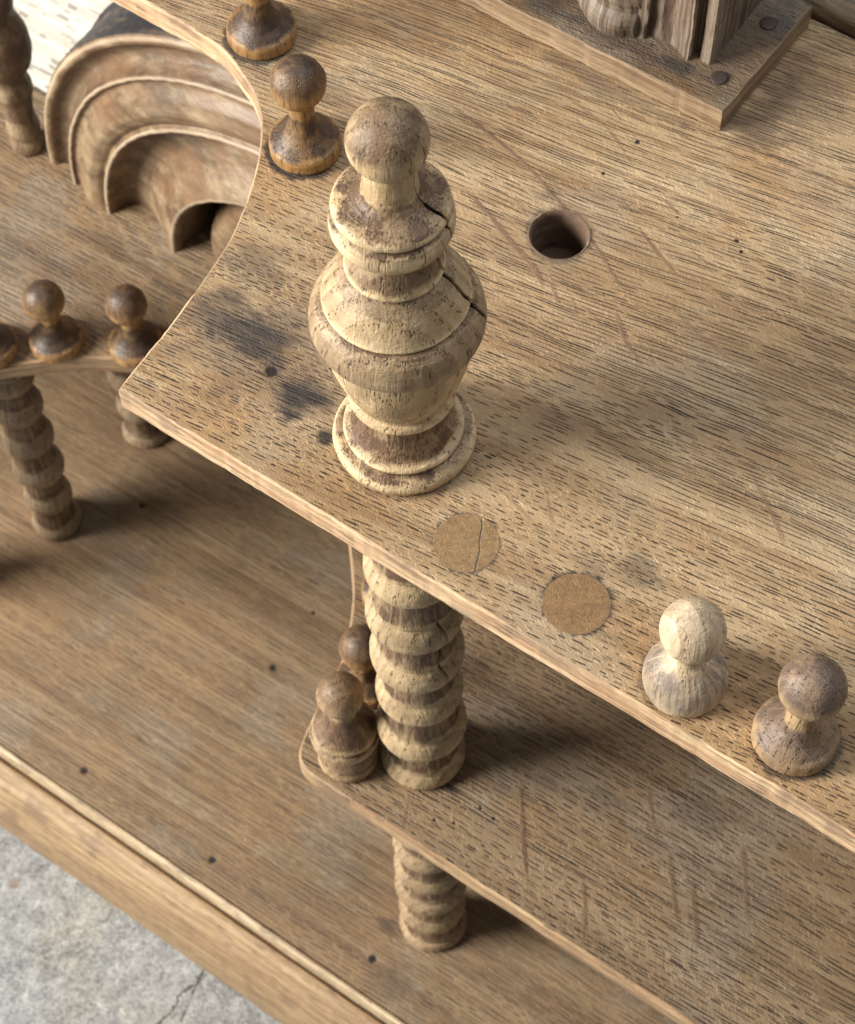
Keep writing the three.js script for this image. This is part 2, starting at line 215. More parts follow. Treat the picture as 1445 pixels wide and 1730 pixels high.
// top board
const topT = { x0: -0.25, z0: -0.285, w: 0.49, d: 0.33 };
const topMat = oak({ ...topT, W: 2048, H: 1379, turn: -0.135, seed: 11, row: 0.0017, lenZone: (x, z) => ss(0.0, -0.12, z - x * 0.2) * 0.75 + 0.18, bump: 0.0008, rough: 0.72,
  warmZone: (x, z, c, b) => 0.8 * ss(0.46, 0.64, 0.55 * c + 0.45 * b + 0.15 * ss(-0.05, 0.02, z + 0.03 * (b - 0.5)) + 0.13 * ss(-0.06, -0.13, x) - 0.07), greyAmt: 0.28,
  rays: [[[[-0.0911, -0.1526], [-0.071, -0.1502], [-0.0426, -0.144], [-0.019, -0.1352], [0.0094, -0.1228], [0.0234, -0.1142], [0.0331, -0.1101]], 0.0009, 0.9], [[[-0.0571, -0.1189], [-0.0399, -0.1135], [-0.0195, -0.1051], [-0.0058, -0.0998], [0.0029, -0.0931]], 0.0012, 1], [[[0.0024, -0.0982], [0.0119, -0.0903]], 0.0007, 0.7], [[[0.0134, -0.0967], [0.0202, -0.0907]], 0.0006, 0.6], [[[0.0313, -0.1018], [0.042, -0.0916], [0.0547, -0.0847]], 0.0009, 0.8], [[[0.0159, -0.1419], [0.0302, -0.1351], [0.0452, -0.129]], 0.0009, 0.9], [[[0.0158, -0.1605], [0.0286, -0.1561]], 0.0007, 0.7], [[[0.0404, -0.1438], [0.052, -0.1408]], 0.0006, 0.6], [[[0.0475, -0.1163], [0.0587, -0.1116], [0.0872, -0.1051]], 0.0011, 0.5], [[[0.1162, -0.0653], [0.1298, -0.0555], [0.1443, -0.0437]], 0.001, 0.6], [[[0.1113, -0.1283], [0.1302, -0.1207]], 0.0009, 0.5], [[[0.0421, -0.0051], [0.0586, -0.0006]], 0.0007, 0.5], [[[0.0537, -0.0162], [0.0665, -0.0029]], 0.0008, 0.5], [[[-0.05, -0.185], [-0.02, -0.178], [0.0, -0.166]], 0.0007, 0.5]], randomRays: 46, rayTurn: 0.36,
  stainsAndShade: [[-0.078, -0.004, 0.060, 0.034, 0.5, 1], [-0.080, -0.0105, 0.021, 0.015, 0.95], [-0.0485, 0.004, 0.013, 0.012, 0.95], [-0.097, -0.012, 0.018, 0.012, 0.7], [-0.0285, 0.0135, 0.0045, 0.0045, 1], [-0.0643, 0.0006, 0.008, 0.007, 0.6], [-0.102, -0.040, 0.018, 0.012, 0.5], [0.104, -0.0056, 0.010, 0.008, 0.45], [0.088, 0.005, 0.010, 0.006, 0.35], [0.040, -0.236, 0.025, 0.03, 0.5, 1], [0.028, -0.212, 0.018, 0.012, 0.6, 1], [-0.045, -0.199, 0.07, 0.006, 0.5, 1], [-0.022, -0.137, 0.008, 0.006, 0.6, 1], [0.135, 0.008, 0.009, 0.008, 0.3], [-0.14, -0.13, 0.02, 0.01, 0.35, 1], [-0.086, -0.107, 0.016, 0.008, 0.35, 1], [0.075, -0.048, 0.02, 0.006, 0.25]],  // brown marks beside the plate: mostly its shadow painted in, some stain
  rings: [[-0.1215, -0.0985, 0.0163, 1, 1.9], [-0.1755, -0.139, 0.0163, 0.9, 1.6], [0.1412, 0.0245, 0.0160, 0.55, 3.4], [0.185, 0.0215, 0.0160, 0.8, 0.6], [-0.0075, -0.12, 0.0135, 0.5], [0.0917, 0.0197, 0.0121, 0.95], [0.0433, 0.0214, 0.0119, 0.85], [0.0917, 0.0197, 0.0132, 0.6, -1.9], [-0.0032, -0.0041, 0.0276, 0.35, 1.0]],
  pits: [[-0.0643, 0.0006, 0.0026], [-0.007, -0.1796, 0.0011], [-0.0098, -0.1573, 0.001], [0.0543, -0.158, 0.0011], [0.0587, -0.1544, 0.0009], [0.071, 0.043, 0.0009], [0.028, -0.155, 0.0006]] });
const bay = spline([[-0.330, -0.1330], [-0.30, -0.1285], [-0.25, -0.1262], [-0.206, -0.1252], [-0.1844, -0.1222], [-0.1712, -0.1169], [-0.1591, -0.1108], [-0.1485, -0.102], [-0.1415, -0.0928], [-0.1355, -0.0833], [-0.1303, -0.0732], [-0.124, -0.0585], [-0.119, -0.0432], [-0.1163, -0.0279], [-0.1144, -0.0137], [-0.1123, 0.0044], [-0.1112, 0.0229], [-0.1099, 0.0416]], 60);
const bayAll = [...bay];
const topOutline = densify([...bayAll, [0.33, 0.0416], [0.33, -0.2815], [-0.345, -0.2815], [-0.345, -0.150]], 0.0025, 0.0009, 5);
const top = mesh('top_board', slab(topOutline, [circle(-0.0075, -0.12, 0.0121, 64, 0.03, 2), circle(0.0433, 0.0214, 0.01155, 56), circle(0.0917, 0.0197, 0.01165, 56)], TOP, 0.0135, 0.0009, topT), [topMat, edgeTop], stand);
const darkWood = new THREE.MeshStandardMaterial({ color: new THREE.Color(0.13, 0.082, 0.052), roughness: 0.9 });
{ // the empty socket
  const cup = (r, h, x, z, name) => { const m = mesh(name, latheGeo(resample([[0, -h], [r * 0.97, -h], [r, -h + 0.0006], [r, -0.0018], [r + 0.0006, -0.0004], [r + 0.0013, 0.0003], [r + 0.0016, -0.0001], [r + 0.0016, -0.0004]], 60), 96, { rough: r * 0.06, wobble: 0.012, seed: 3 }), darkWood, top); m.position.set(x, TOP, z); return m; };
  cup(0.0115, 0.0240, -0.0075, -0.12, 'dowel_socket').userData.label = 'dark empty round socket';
  // sanded filler plugs
  [[0.0433, 0.0214, 0.0128, [0.25, 0.155, 0.070], 1], [0.0917, 0.0197, 0.0129, [0.225, 0.130, 0.055], 0]].forEach(([x, z, r, c, line]) => {
    const W = 256, col = new Uint8Array(W * W * 4), bm = new Uint8Array(W * W * 4);
    for (let j = 0; j < W; j++) for (let i = 0; i < W; i++) { const u = i / W - 0.5, v = j / W - 0.5, q = (j * W + i) * 4, a = 0.6 * fbm(u * 14 + x * 90, v * 14) + 0.4 * n2(u * 50 + v * 8, v * 60 + x * 99), b = n2(u * 120, v * 120 + x * 70), ds = line ? Math.abs(u * 0.88 - v * 0.47 - 0.20 + 0.03 * (n2(v * 9, 3) - 0.5)) : 1, l = ss(0.02, 0.006, ds), rim = line * ss(0.45, 0.49, Math.hypot(u, v) + 0.03 * (a - 0.5)) * ss(0.1, -0.25, u); for (let k = 0; k < 3; k++) col[q + k] = e8(mix(c[k] * (0.45 + 1.05 * a + 0.4 * (b - 0.5)), rim ? [0.5, 0.4, 0.26][k] : 0.05, Math.max(l * 0.6, rim * 0.3 * ss(0.6, 0.7, b)))); col[q + 3] = 255; bm[q] = bm[q + 1] = bm[q + 2] = 255 * Math.max(0, 0.6 + 0.25 * (a - 0.5) + 0.2 * (b - 0.5) - 0.4 * l); bm[q + 3] = 255; }
    const g = new THREE.ExtrudeGeometry(new THREE.Shape(circle(0, 0, r, 56).map(([a, b]) => new THREE.Vector2(a, -b))), { depth: 0.006, bevelEnabled: true, bevelSize: 0.0003, bevelThickness: 0.0003, bevelOffset: -0.0003, bevelSegments: 2 }); g.rotateX(-Math.PI / 2); const p = g.attributes.position, uv = g.attributes.uv; for (let i = 0; i < p.count; i++) uv.setXY(i, p.getX(i) / (2 * r) + 0.5, p.getZ(i) / (2 * r) + 0.5);
    const m = mesh('filler_plug', g, new THREE.MeshStandardMaterial({ map: tex(col, W, W, true), bumpMap: tex(bm, W, W), bumpScale: 0.0005, roughness: 0.7 }), top); m.position.set(x, TOP - 0.00625, z); m.userData.label = line ? 'pale filler plug with a scratch' : 'orange brown filler plug';
  });
}
// back rail of the top board
const bar = (name, prof, x0, x1, mat, parent, seed) => { // a moulding of section [z, y] running along x, slightly uneven
  const n = Math.ceil((x1 - x0) / 0.008), pos = [], uv = [], idx = []; let L = 0; const len = prof.map((p, i) => i ? (L += Math.hypot(p[0] - prof[i - 1][0], p[1] - prof[i - 1][1])) : 0);
  for (let i = 0; i <= n; i++) { const x = mix(x0, x1, i / n); prof.forEach(([z, y], k) => { const w = 0.0006 * (n2(x * 70 + seed, k * 0.35) - 0.5) + 0.0005 * (n2(x * 300, k * 0.6 + seed) - 0.5); pos.push(x, y + w, z + w); uv.push(x / 0.3, len[k] / 0.06); }); }
  const m = prof.length; for (let i = 0; i < n; i++) for (let k = 0; k < m - 1; k++) { const a = i * m + k, b = a + m; idx.push(a, a + 1, b, b, a + 1, b + 1); }
  const g = new THREE.BufferGeometry(); g.setAttribute('position', new THREE.Float32BufferAttribute(pos, 3)); g.setAttribute('uv', new THREE.Float32BufferAttribute(uv, 2)); g.setIndex(idx); g.computeVertexNormals(); return mesh(name, g, mat, parent);
};
const profileOf = (pts, n, s) => smooth(resample(pts, n), s);
const railMat = edgeWood(21, [0.25, 0.18, 0.11], [0.13, 0.085, 0.05]);
bar('back_rail', profileOf([[-0.2835, TOP - 0.014], [-0.2835, TOP + 0.002], [-0.284, TOP + 0.0045], [-0.286, TOP + 0.006], [-0.294, TOP + 0.0065], [-0.2965, TOP + 0.005], [-0.297, TOP - 0.014], [-0.2835, TOP - 0.014]], 70, 1), -0.345, 0.33, railMat, stand, 4);

// mid shelf
const midT = { x0: -0.60, z0: -0.36, w: 0.88, d: 0.42 };
const midMat = oak({ ...midT, W: 2048, H: 977, turn: -0.05, seed: 29, row: 0.0024, poreW: 1.25, lenZone: () => 0.62, bump: 0.0009, rough: 0.52, pale: [0.36, 0.262, 0.16], mid: [0.19, 0.12, 0.064], warm: [0.20, 0.118, 0.058], grey: [0.30, 0.262, 0.21],
  warmZone: (x, z, c, b) => 0.5 * ss(0.4, 0.64, 0.6 * c + 0.4 * b), greyAmt: 0.38, randomRays: 60, rayTurn: 0.9, rayTone: 0.75,
  rays: [[[[0.0474, -0.0179], [0.0642, 0.0051], [0.0832, 0.0294]], 0.0011, 0.9], [[[0.102, 0.0091], [0.113, 0.0235], [0.1199, 0.0368]], 0.001, 0.8], [[[0.1034, -0.0486], [0.122, -0.0271]], 0.0013, 0.6], [[[0.1284, -0.0278], [0.1527, 0.0034]], 0.0014, 0.7], [[[0.146, -0.0213], [0.1671, 0.0078]], 0.0013, 0.7], [[[0.1568, -0.0511], [0.1809, -0.0161]], 0.0013, 0.6], [[[0.0082, 0.0246], [0.0149, 0.0391]], 0.0008, 0.6]],
  stainsAndShade: [[0.022, 0.008, 0.006, 0.004, 0.9], [0.13, -0.05, 0.02, 0.012, 0.35], [0.09, -0.03, 0.012, 0.008, 0.3], [-0.33, -0.16, 0.03, 0.006, 0.5, 1], [-0.44, -0.11, 0.06, 0.007, 0.5, 1], [-0.28, -0.155, 0.03, 0.004, 0.6, 1], [-0.36, -0.13, 0.05, 0.006, 0.5, 1]],
  pits: [[0.0408, 0.0079, 0.0009], [0.0494, 0.0089, 0.0009], [0.0255, 0.0261, 0.0008], [0.0344, 0.0219, 0.0008]] });
const midBay = spline([[-0.206, -0.124], [-0.175, -0.1215], [-0.143, -0.1095], [-0.1165, -0.0911], [-0.1004, -0.0738], [-0.0909, -0.0629], [-0.084, -0.0546], [-0.0783, -0.0457], [-0.0716, -0.0334], [-0.0665, -0.0222], [-0.0635, -0.0139], [-0.0585, 0.012], [-0.0557, 0.0273], [-0.0525, 0.0351], [-0.0484, 0.0395], [-0.0409, 0.0418], [-0.0301, 0.0418]], 60);
const midLeft = spline([[-0.372, 0.0413], [-0.3650, 0.016], [-0.3575, -0.012], [-0.3453, -0.0409], [-0.3336, -0.0580], [-0.3193, -0.0722], [-0.3095, -0.0813], [-0.2986, -0.0897], [-0.2875, -0.0968], [-0.2797, -0.1010], [-0.262, -0.1092], [-0.240, -0.1175], [-0.2230, -0.1222]], 50);
const midAll = [...midLeft, ...midBay];
const shelf = mesh('middle_shelf', slab(densify([...midAll, [0.33, 0.0413], [0.33, -0.345], [-0.4055, -0.345], [-0.4055, -0.229], [-0.74, -0.229], [-0.74, 0.0413]], 0.005, 0.0007, 15), [], MID, 0.0135, 0.0014, midT), [midMat, edgeMid], stand);

mesh('added_back_ledge', slab(densify([[-0.4065, -0.2305], [-0.4065, -0.42], [-0.74, -0.42], [-0.74, -0.2305]].reverse(), 0.006, 0.0005, 17), [], MID - 0.002, 0.012, 0.001, { x0: -0.74, z0: -0.42, w: 0.36, d: 0.2 }), (() => { const m = edgeWood(95, [0.80, 0.76, 0.68], [0.66, 0.60, 0.51], 0.6); return [m, m]; })(), stand).userData.label = 'pale ledge added behind the arch, bright light put into its colour';  // board added for the bright patch; strong light is put into its pale colour

// base board and its front moulding
const baseT = { x0: -0.66, z0: -0.40, w: 0.92, d: 0.47 };
const baseMat = oak({ ...baseT, W: 2048, H: 1046, turn: -0.03, seed: 53, row: 0.0024, pore: 0.8, poreW: 1.2, lenZone: () => 0.8, bump: 0.0007, rough: 0.62, pale: [0.355, 0.252, 0.146], mid: [0.182, 0.111, 0.056], warm: [0.25, 0.135, 0.058], grey: [0.29, 0.245, 0.185],
  warmZone: (x, z, c, b) => 0.4 * ss(0.4, 0.66, 0.6 * c + 0.4 * b), greyAmt: 0.4, randomRays: 40, rayTone: 0.8,
  stainsAndShade: [[-0.018, 0.018, 0.012, 0.006, 0.6], [0.0, 0.045, 0.018, 0.012, 0.45, 1], [-0.31, -0.13, 0.02, 0.012, 0.3], [-0.1842, -0.0816, 0.005, 0.0045, 0.7]],
  pits: [[-0.1842, -0.0816, 0.0022], [-0.2394, 0.0444, 0.0028], [-0.135, 0.0453, 0.0026], [-0.0163, 0.0402, 0.0028], [-0.3323, -0.1284, 0.002], [-0.1866, -0.1289, 0.0016]] });
mesh('base_board', slab(densify([[-0.80, 0.0605], [0.33, 0.0605], [0.33, -0.39], [-0.80, -0.39]], 0.006, 0.0004, 25), [], BASE, 0.016, 0.0008, baseT), [baseMat, edgeMid], stand);
const mould = edgeWood(33, [0.40, 0.275, 0.155], [0.27, 0.172, 0.090], 0.6), beadMat = edgeWood(37, [0.60, 0.47, 0.31], [0.46, 0.34, 0.21]);
bar('edge_bead', profileOf([[0.0608, BASE - 0.014], [0.0608, BASE - 0.0008], ...arcPts(0.0630, BASE - 0.0002, 0.0021, 180, 0, 12), [0.0650, BASE - 0.004], [0.0644, BASE - 0.014]], 60, 1), -0.80, 0.33, beadMat, stand, 2);
bar('front_moulding', profileOf([[0.0600, BASE - 0.017], [0.0640, BASE - 0.0170], [0.0656, BASE - 0.0165], [0.0664, BASE - 0.0135], [0.0700, BASE - 0.0140], [0.0780, BASE - 0.0215], [0.0835, BASE - 0.0310], [0.0868, BASE - 0.0430], [0.0880, BASE - 0.056], [0.0878, 0.010], [0.0870, 0.0], [0.060, 0.0]], 120, 3), -0.80, 0.33, mould, stand, 9);

// ───────── turned pieces ─────────
// bobbin columns: stacked overhanging rings
function bobbin(bottoms, topY, r) { // bottoms: y of each ring's lower edge, low to high
  const pts = [[0, bottoms[0]], [r * 0.93, bottoms[0]]];
  bottoms.forEach((b, i) => { const h = (bottoms[i + 1] ?? topY) - b, s = r * (1 + 0.035 * Math.sin(i * 2.3 + topY * 90)); const U = i ? [[0.0, 0.74], [0.012, 0.85], [0.03, 0.93], [0.09, 0.99], [0.18, 1.02], [0.28, 1.00], [0.38, 0.93], [0.43, 0.865], [0.46, 0.835], [0.49, 0.86], [0.53, 0.85], [0.60, 0.81], [0.80, 0.76], [0.985, 0.74]] : [[0.03, 0.98], [0.12, 1.02], [0.22, 0.99], [0.31, 0.92], [0.36, 0.85], [0.39, 0.875], [0.45, 0.865], [0.52, 0.82], [0.80, 0.76], [0.985, 0.74]]; for (const [f, q] of U) pts.push([s * q, b + h * f]); });
  pts.push([r * 0.74, topY], [0, topY]); return smooth(resample(pts, 900), 2);
}
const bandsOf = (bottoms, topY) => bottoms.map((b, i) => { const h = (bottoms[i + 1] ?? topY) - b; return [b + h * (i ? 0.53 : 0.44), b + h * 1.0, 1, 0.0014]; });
const upB = [-0.291, -0.2567, -0.2184, -0.1794, -0.140, -0.0984, -0.0600].map((v) => v + 0.291), upTop = 0.291 - 0.0136;
const upRows = bobbin(upB, upTop, 0.0214);
const columnCrack = (y0, y1, ang, w, depth) => (x, y, z, r) => { if (y < y0 || y > y1) return 0; let da = Math.atan2(z, x) - ang(y); da = Math.atan2(Math.sin(da), Math.cos(da)) * r; return depth * ss(w, w * 0.25, Math.abs(da)) * ss(y0, y0 + 0.004, y) * ss(y1, y1 - 0.004, y); };
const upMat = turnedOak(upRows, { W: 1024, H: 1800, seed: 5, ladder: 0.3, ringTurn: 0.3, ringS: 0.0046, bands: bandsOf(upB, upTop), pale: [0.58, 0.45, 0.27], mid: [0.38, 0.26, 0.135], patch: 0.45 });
const upGeo = latheGeo(upRows, 256, { seed: 4, rough: 0.0003, wobble: 0.035, crack: columnCrack(0.105, 0.175, (y) => 0.30 + 0.06 * Math.sin(y * 300), 0.0007, 0.003) });
const upper = mesh('bobbin_column', upGeo, upMat, stand); upper.position.set(0, MID, 0); upper.userData.label = 'pale upper column of stacked rings';
const loB = [0, 0.0262, 0.0626, 0.0953, 0.128, 0.163, 0.198].map((v) => v), loTop = 0.543 - 0.291 - 0.0136;
const loRows = bobbin(loB, loTop, 0.0200);
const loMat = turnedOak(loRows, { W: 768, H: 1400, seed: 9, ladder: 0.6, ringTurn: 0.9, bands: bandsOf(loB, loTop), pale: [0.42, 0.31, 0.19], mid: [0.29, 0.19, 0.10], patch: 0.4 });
const loGeo = latheGeo(loRows, 160, { seed: 8, rough: 0.0004, wobble: 0.035 });
const slB = [0, 0.030, 0.066, 0.102, 0.137, 0.172, 0.206], slRows = bobbin(slB, loTop, 0.0162), slGeo = latheGeo(slRows, 128, { seed: 18, rough: 0.0003, wobble: 0.02 });
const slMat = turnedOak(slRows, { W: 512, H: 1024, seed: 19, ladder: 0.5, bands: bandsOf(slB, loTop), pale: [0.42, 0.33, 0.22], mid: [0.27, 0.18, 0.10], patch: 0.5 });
[[0, 0, 0, 0], [-0.3725, -0.087, 1.1, 1], [-0.368, -0.178, 2.6, 1], [-0.412, 0, 4, 0]].forEach(([x, z, t, slim], i) => { const m = mesh('bobbin_column', slim ? slGeo : loGeo, slim ? slMat : loMat, stand); m.name = 'bobbin_column_' + String(i + 1).padStart(3, '0'); m.position.set(x, BASE, z); m.rotation.y = t; if (slim) m.userData.label = 'slim column of round beads'; });
{ // slender baluster beside the arch
  const pts = [[0, 0], [0.0100, 0], [0.0108, 0.004], [0.0100, 0.009], [0.0084, 0.011], [0.0104, 0.016], [0.0098, 0.022], [0.0086, 0.026], [0.0092, 0.036], [0.0104, 0.044], [0.0122, 0.050], [0.0118, 0.056], [0.0104, 0.060], [0.0112, 0.066], [0.0156, 0.074], [0.0176, 0.084], [0.0170, 0.096], [0.0140, 0.106], [0.0120, 0.112], [0.0138, 0.120], [0.0150, 0.130], [0.0130, 0.140], [0.0110, 0.150], [0.0150, 0.165], [0.0140, 0.180], [0.0100, 0.190], [0.0110, 0.22], [0.0130, 0.232], [0.0115, 0.2430], [0, 0.2450]], rows = smooth(resample(pts, 260), 4);
  const m = mesh('baluster', latheGeo(rows, 96, { seed: 14 }), turnedOak(rows, { W: 512, H: 512, seed: 31, bands: [[0.028, 0.050, 0.7], [0.060, 0.25, 0.85, 0.004]], pale: [0.36, 0.28, 0.18], mid: [0.20, 0.125, 0.065], patch: 0.7 }), stand); m.position.set(-0.4265, MID, -0.1915); m.userData.label = 'slender dark baluster';
}
// the tall finial
{
  const pts = [[0, 0], [0.0266, 0], [0.0273, 0.0008], ...arcPts(0.0243, 0.0036, 0.0036, -45, 80, 12), [0.0238, 0.0072], [0.0225, 0.0075], [0.0224, 0.0084], [0.0229, 0.0091], ...arcPts(0.0218, 0.0106, 0.0016, -45, 85, 6), [0.0208, 0.0128], [0.0195, 0.0152], [0.0180, 0.0190], [0.0168, 0.0235], [0.0161, 0.0275], [0.0164, 0.0298], [0.0190, 0.0314], [0.0204, 0.0328], [0.0206, 0.0340], [0.0200, 0.0356], [0.0186, 0.0364], [0.0190, 0.0384], [0.0212, 0.0435], [0.0238, 0.0510], [0.0260, 0.0598], [0.0275, 0.0680], [0.0281, 0.0748], [0.0290, 0.0757], [0.0306, 0.0766], [0.0315, 0.0790], [0.0318, 0.0820], [0.0314, 0.0855], [0.0300, 0.0892], [0.0278, 0.0920], [0.0264, 0.0928], [0.0246, 0.0931], [0.0246, 0.0935], [0.0262, 0.0937], [0.0266, 0.0948], [0.0261, 0.0966], [0.0248, 0.0996], [0.0228, 0.1032], [0.0203, 0.1068], [0.0178, 0.1094], [0.0162, 0.1103], [0.0150, 0.1107], [0.0150, 0.1112], [0.0172, 0.1115], [0.0176, 0.1128], [0.0170, 0.1144], [0.0160, 0.1172], [0.0148, 0.1208], [0.0141, 0.1240], [0.0146, 0.1262], [0.0174, 0.1284], [0.0201, 0.1312], [0.0213, 0.1344], [0.0214, 0.1368], [0.0210, 0.1398], [0.0193, 0.1409], [0.0191, 0.1417], [0.0200, 0.1426], [0.0203, 0.1442], [0.0199, 0.1457], [0.0186, 0.1466], [0.0165, 0.1472], [0.0140, 0.1480], [0.0118, 0.1493], [0.0102, 0.1513], [0.0094, 0.1540], [0.0091, 0.1572], [0.0091, 0.1602], [0.0094, 0.1632], ...arcPts(0, 0.1752, 0.0137, -47, 90, 40)];
  const rows = smooth(resample(pts, 900), 2);
  const crackA = (y) => -0.42 + (y - 0.093) * 4.2 + 0.02 * Math.sin(y * 200) + 0.05 * (n2(y * 260, 5) - 0.5);
  const ck = (x, y, z, r) => { if (y < 0.077 || y > 0.181) return 0; let da = Math.atan2(z, x) - crackA(y); da = Math.atan2(Math.sin(da), Math.cos(da)) * r; const open = 0.0008 * ss(0.077, 0.092, y) * (1 - 0.3 * ss(0.123, 0.178, y)) * (0.6 + 0.8 * n2(y * 130, 9)) * (y > 0.149 && y < 0.166 ? 0.3 : 1) * ss(0.181, 0.176, y); return 0.0060 * ss(open, open * 0.3, Math.abs(da)) * Math.min(1, open / 0.0004); };
  const geo = latheGeo(rows, 720, { seed: 2, wobble: 0.005, rough: 0.00012, crack: ck });
  const mat = turnedOak(rows, { W: 2048, H: 1400, seed: 3, ringTurn: 1.1, ringS: 0.0062, tilt: 0.05, patch: 0.5, worn: [[0.002, 0.006], [0.0095, 0.0122], [0.0325, 0.0350], [0.0937, 0.0962], [0.1115, 0.1140], [0.1330, 0.1390], [0.1430, 0.1458]], crack: ck, pale: [0.72, 0.555, 0.335], mid: [0.44, 0.295, 0.145], bump: 0.0007,
    bands: [[0.000, 0.0066, 0.25, 0.002], [0.0068, 0.0091, 0.95, 0.0006], [0.0128, 0.0296, 0.95], [0.0755, 0.0925, 0.62, 0.0015], [0.0915, 0.0937, 0.9, 0.0005], [0.0975, 0.1075, 0.42, 0.003], [0.1055, 0.1113, 0.7, 0.001], [0.1150, 0.1260, 0.75, 0.0015], [0.1400, 0.1422, 0.95, 0.0005], [0.1464, 0.1530, 1, 0.0008], [0.1530, 0.1560, 0.4, 0.002], [0.1770, 0.21, 0.8, 0.003]] });
  const f = mesh('finial', geo, mat, stand); f.position.set(-0.0032, TOP, -0.0041); f.userData.label = 'tall pale urn-shaped finial with a long crack';
}
// knobs along the edges
function knobRows(kind) {
  const R = 0.0155, b = 0.0117;
  const foot = kind === 'dome' ? [[0, 0], [0.0146, 0], [0.0153, 0.0025], [0.0155, 0.0058], [0.0149, 0.0092], [0.0136, 0.0130], [0.0112, 0.0162], [0.0080, 0.0188], [0.0058, 0.0206], [0.0050, 0.0230]] : [[0, 0], [R - 0.0007, 0], [R, 0.0012], [R, 0.0055], [R - 0.0006, 0.0070], [R - 0.0022, 0.0079], [0.0122, 0.0090], [0.0098, 0.0110], [0.0076, 0.0140], [0.0061, 0.0180], [0.0054, 0.0220]];
  return smooth(resample([...foot, [0.0055, 0.0255], [0.0055, 0.0280], [0.0057, 0.0296], ...arcPts(0, 0.0408, b, -62, 90, 30)], 200), 2);
}
const knob = {}; const knobMat = (kind, o) => turnedOak(knob[kind].rows, { W: 512, H: 384, ...o });
for (const k of ['dome', 'flange']) { const rows = knobRows(k); knob[k] = { rows, geo: latheGeo(rows, 128, { seed: k.length, wobble: 0.02, rough: 0.0004 }) }; }
const KM = { paleDome: knobMat('dome', { seed: 41, tilt: 0.35, ringS: 0.0075, ringC: 0.5, ringTurn: 1.0, ladder: 0.5, pale: [0.76, 0.62, 0.42], mid: [0.42, 0.30, 0.175], bands: [[0.005, 0.019, 0.95, 0.002], [0.043, 0.06, 0.4, 0.004]], stain: [0.19, 0.15, 0.12], patch: 0.6, pore: 0.7 }),
  brown: knobMat('flange', { seed: 43, ringS: 0.0034, pale: [0.44, 0.31, 0.17], mid: [0.29, 0.18, 0.09], bands: [[0.0068, 0.018, 0.9], [0.0425, 0.06, 0.9, 0.003]], patch: 0.7, stain: [0.12, 0.082, 0.062] }),
  dark: knobMat('flange', { seed: 47, ringS: 0.0034, pale: [0.40, 0.235, 0.090], mid: [0.26, 0.135, 0.048], bands: [[0.0072, 0.0235, 0.95], [0.0425, 0.06, 0.75, 0.003], [0.0500, 0.06, 1, 0.002]], patch: 0.25, stain: [0.048, 0.030, 0.022], rough: 0.5, bump: 0.0004 }) };
const putKnob = (kind, mat, x, y, z, turn, label) => { const n = stand.children.filter((c) => c.name.startsWith('turned_knob')).length, m = mesh(n ? 'turned_knob_' + String(n).padStart(3, '0') : 'turned_knob', knob[kind].geo, KM[mat], stand); m.position.set(x, y, z); m.rotation.set(0.02 * Math.sin(turn * 7), turn, 0.02 * Math.cos(turn * 5)); if (label) m.userData.label = label; return m; };
putKnob('dome', 'paleDome', 0.1412, TOP, 0.0245, 2.0, 'pale knob with a rounded foot');
putKnob('flange', 'brown', 0.1850, TOP, 0.0215, 0.6, 'dark topped brown knob');
putKnob('flange', 'dark', -0.1215, TOP, -0.0985, 4.4);
putKnob('flange', 'dark', -0.1755, TOP, -0.1390, 1.3);
for (const [x, z, t] of [[-0.318, -0.0898, 1], [-0.2783, -0.1127, 2.2], [-0.3453, -0.0653, 3.1], [-0.0467, -0.0151, 4.2], [-0.067, -0.0653, 5.5]]) putKnob('flange', 'dark', x, MID, z, t);
{ // small finial on the shelf corner
  const pts = [[0, 0], [0.0142, 0], [0.0153, 0.0025], [0.0153, 0.0060], [0.0140, 0.0085], [0.0124, 0.0094], [0.0124, 0.0102], [0.0146, 0.0112], [0.0153, 0.0140], [0.0152, 0.0175], [0.0138, 0.0205], [0.0116, 0.0222], [0.0114, 0.0238], [0.0140, 0.0256], [0.0168, 0.0278], [0.0176, 0.0310], [0.0172, 0.0338], [0.0152, 0.0348], [0.0152, 0.0354], [0.0163, 0.0362], [0.0163, 0.0380], [0.0148, 0.0400], [0.0124, 0.0430], [0.0100, 0.0470], [0.0082, 0.0515], [0.0070, 0.0560], [0.0066, 0.0600], [0.0070, 0.0632], ...arcPts(0, 0.0728, 0.0115, -54, 90, 30)], rows = smooth(resample(pts, 300), 2);
  const m = mesh('corner_finial', latheGeo(rows, 160, { seed: 6 }), turnedOak(rows, { W: 640, H: 512, seed: 61, worn: [[0.0035, 0.0066], [0.0115, 0.0150], [0.0290, 0.0335], [0.0362, 0.0384]], pale: [0.46, 0.325, 0.18], mid: [0.27, 0.17, 0.088], bands: [[0.008, 0.0108, 0.9, 0.0006], [0.017, 0.0256, 0.6], [0.0340, 0.0358, 0.9, 0.0006], [0.0395, 0.056, 0.9], [0.077, 0.09, 0.7, 0.003]], patch: 0.35 }), stand); m.position.set(-0.0300, MID, 0.0232); m.userData.label = 'small brown finial with a round head';
}
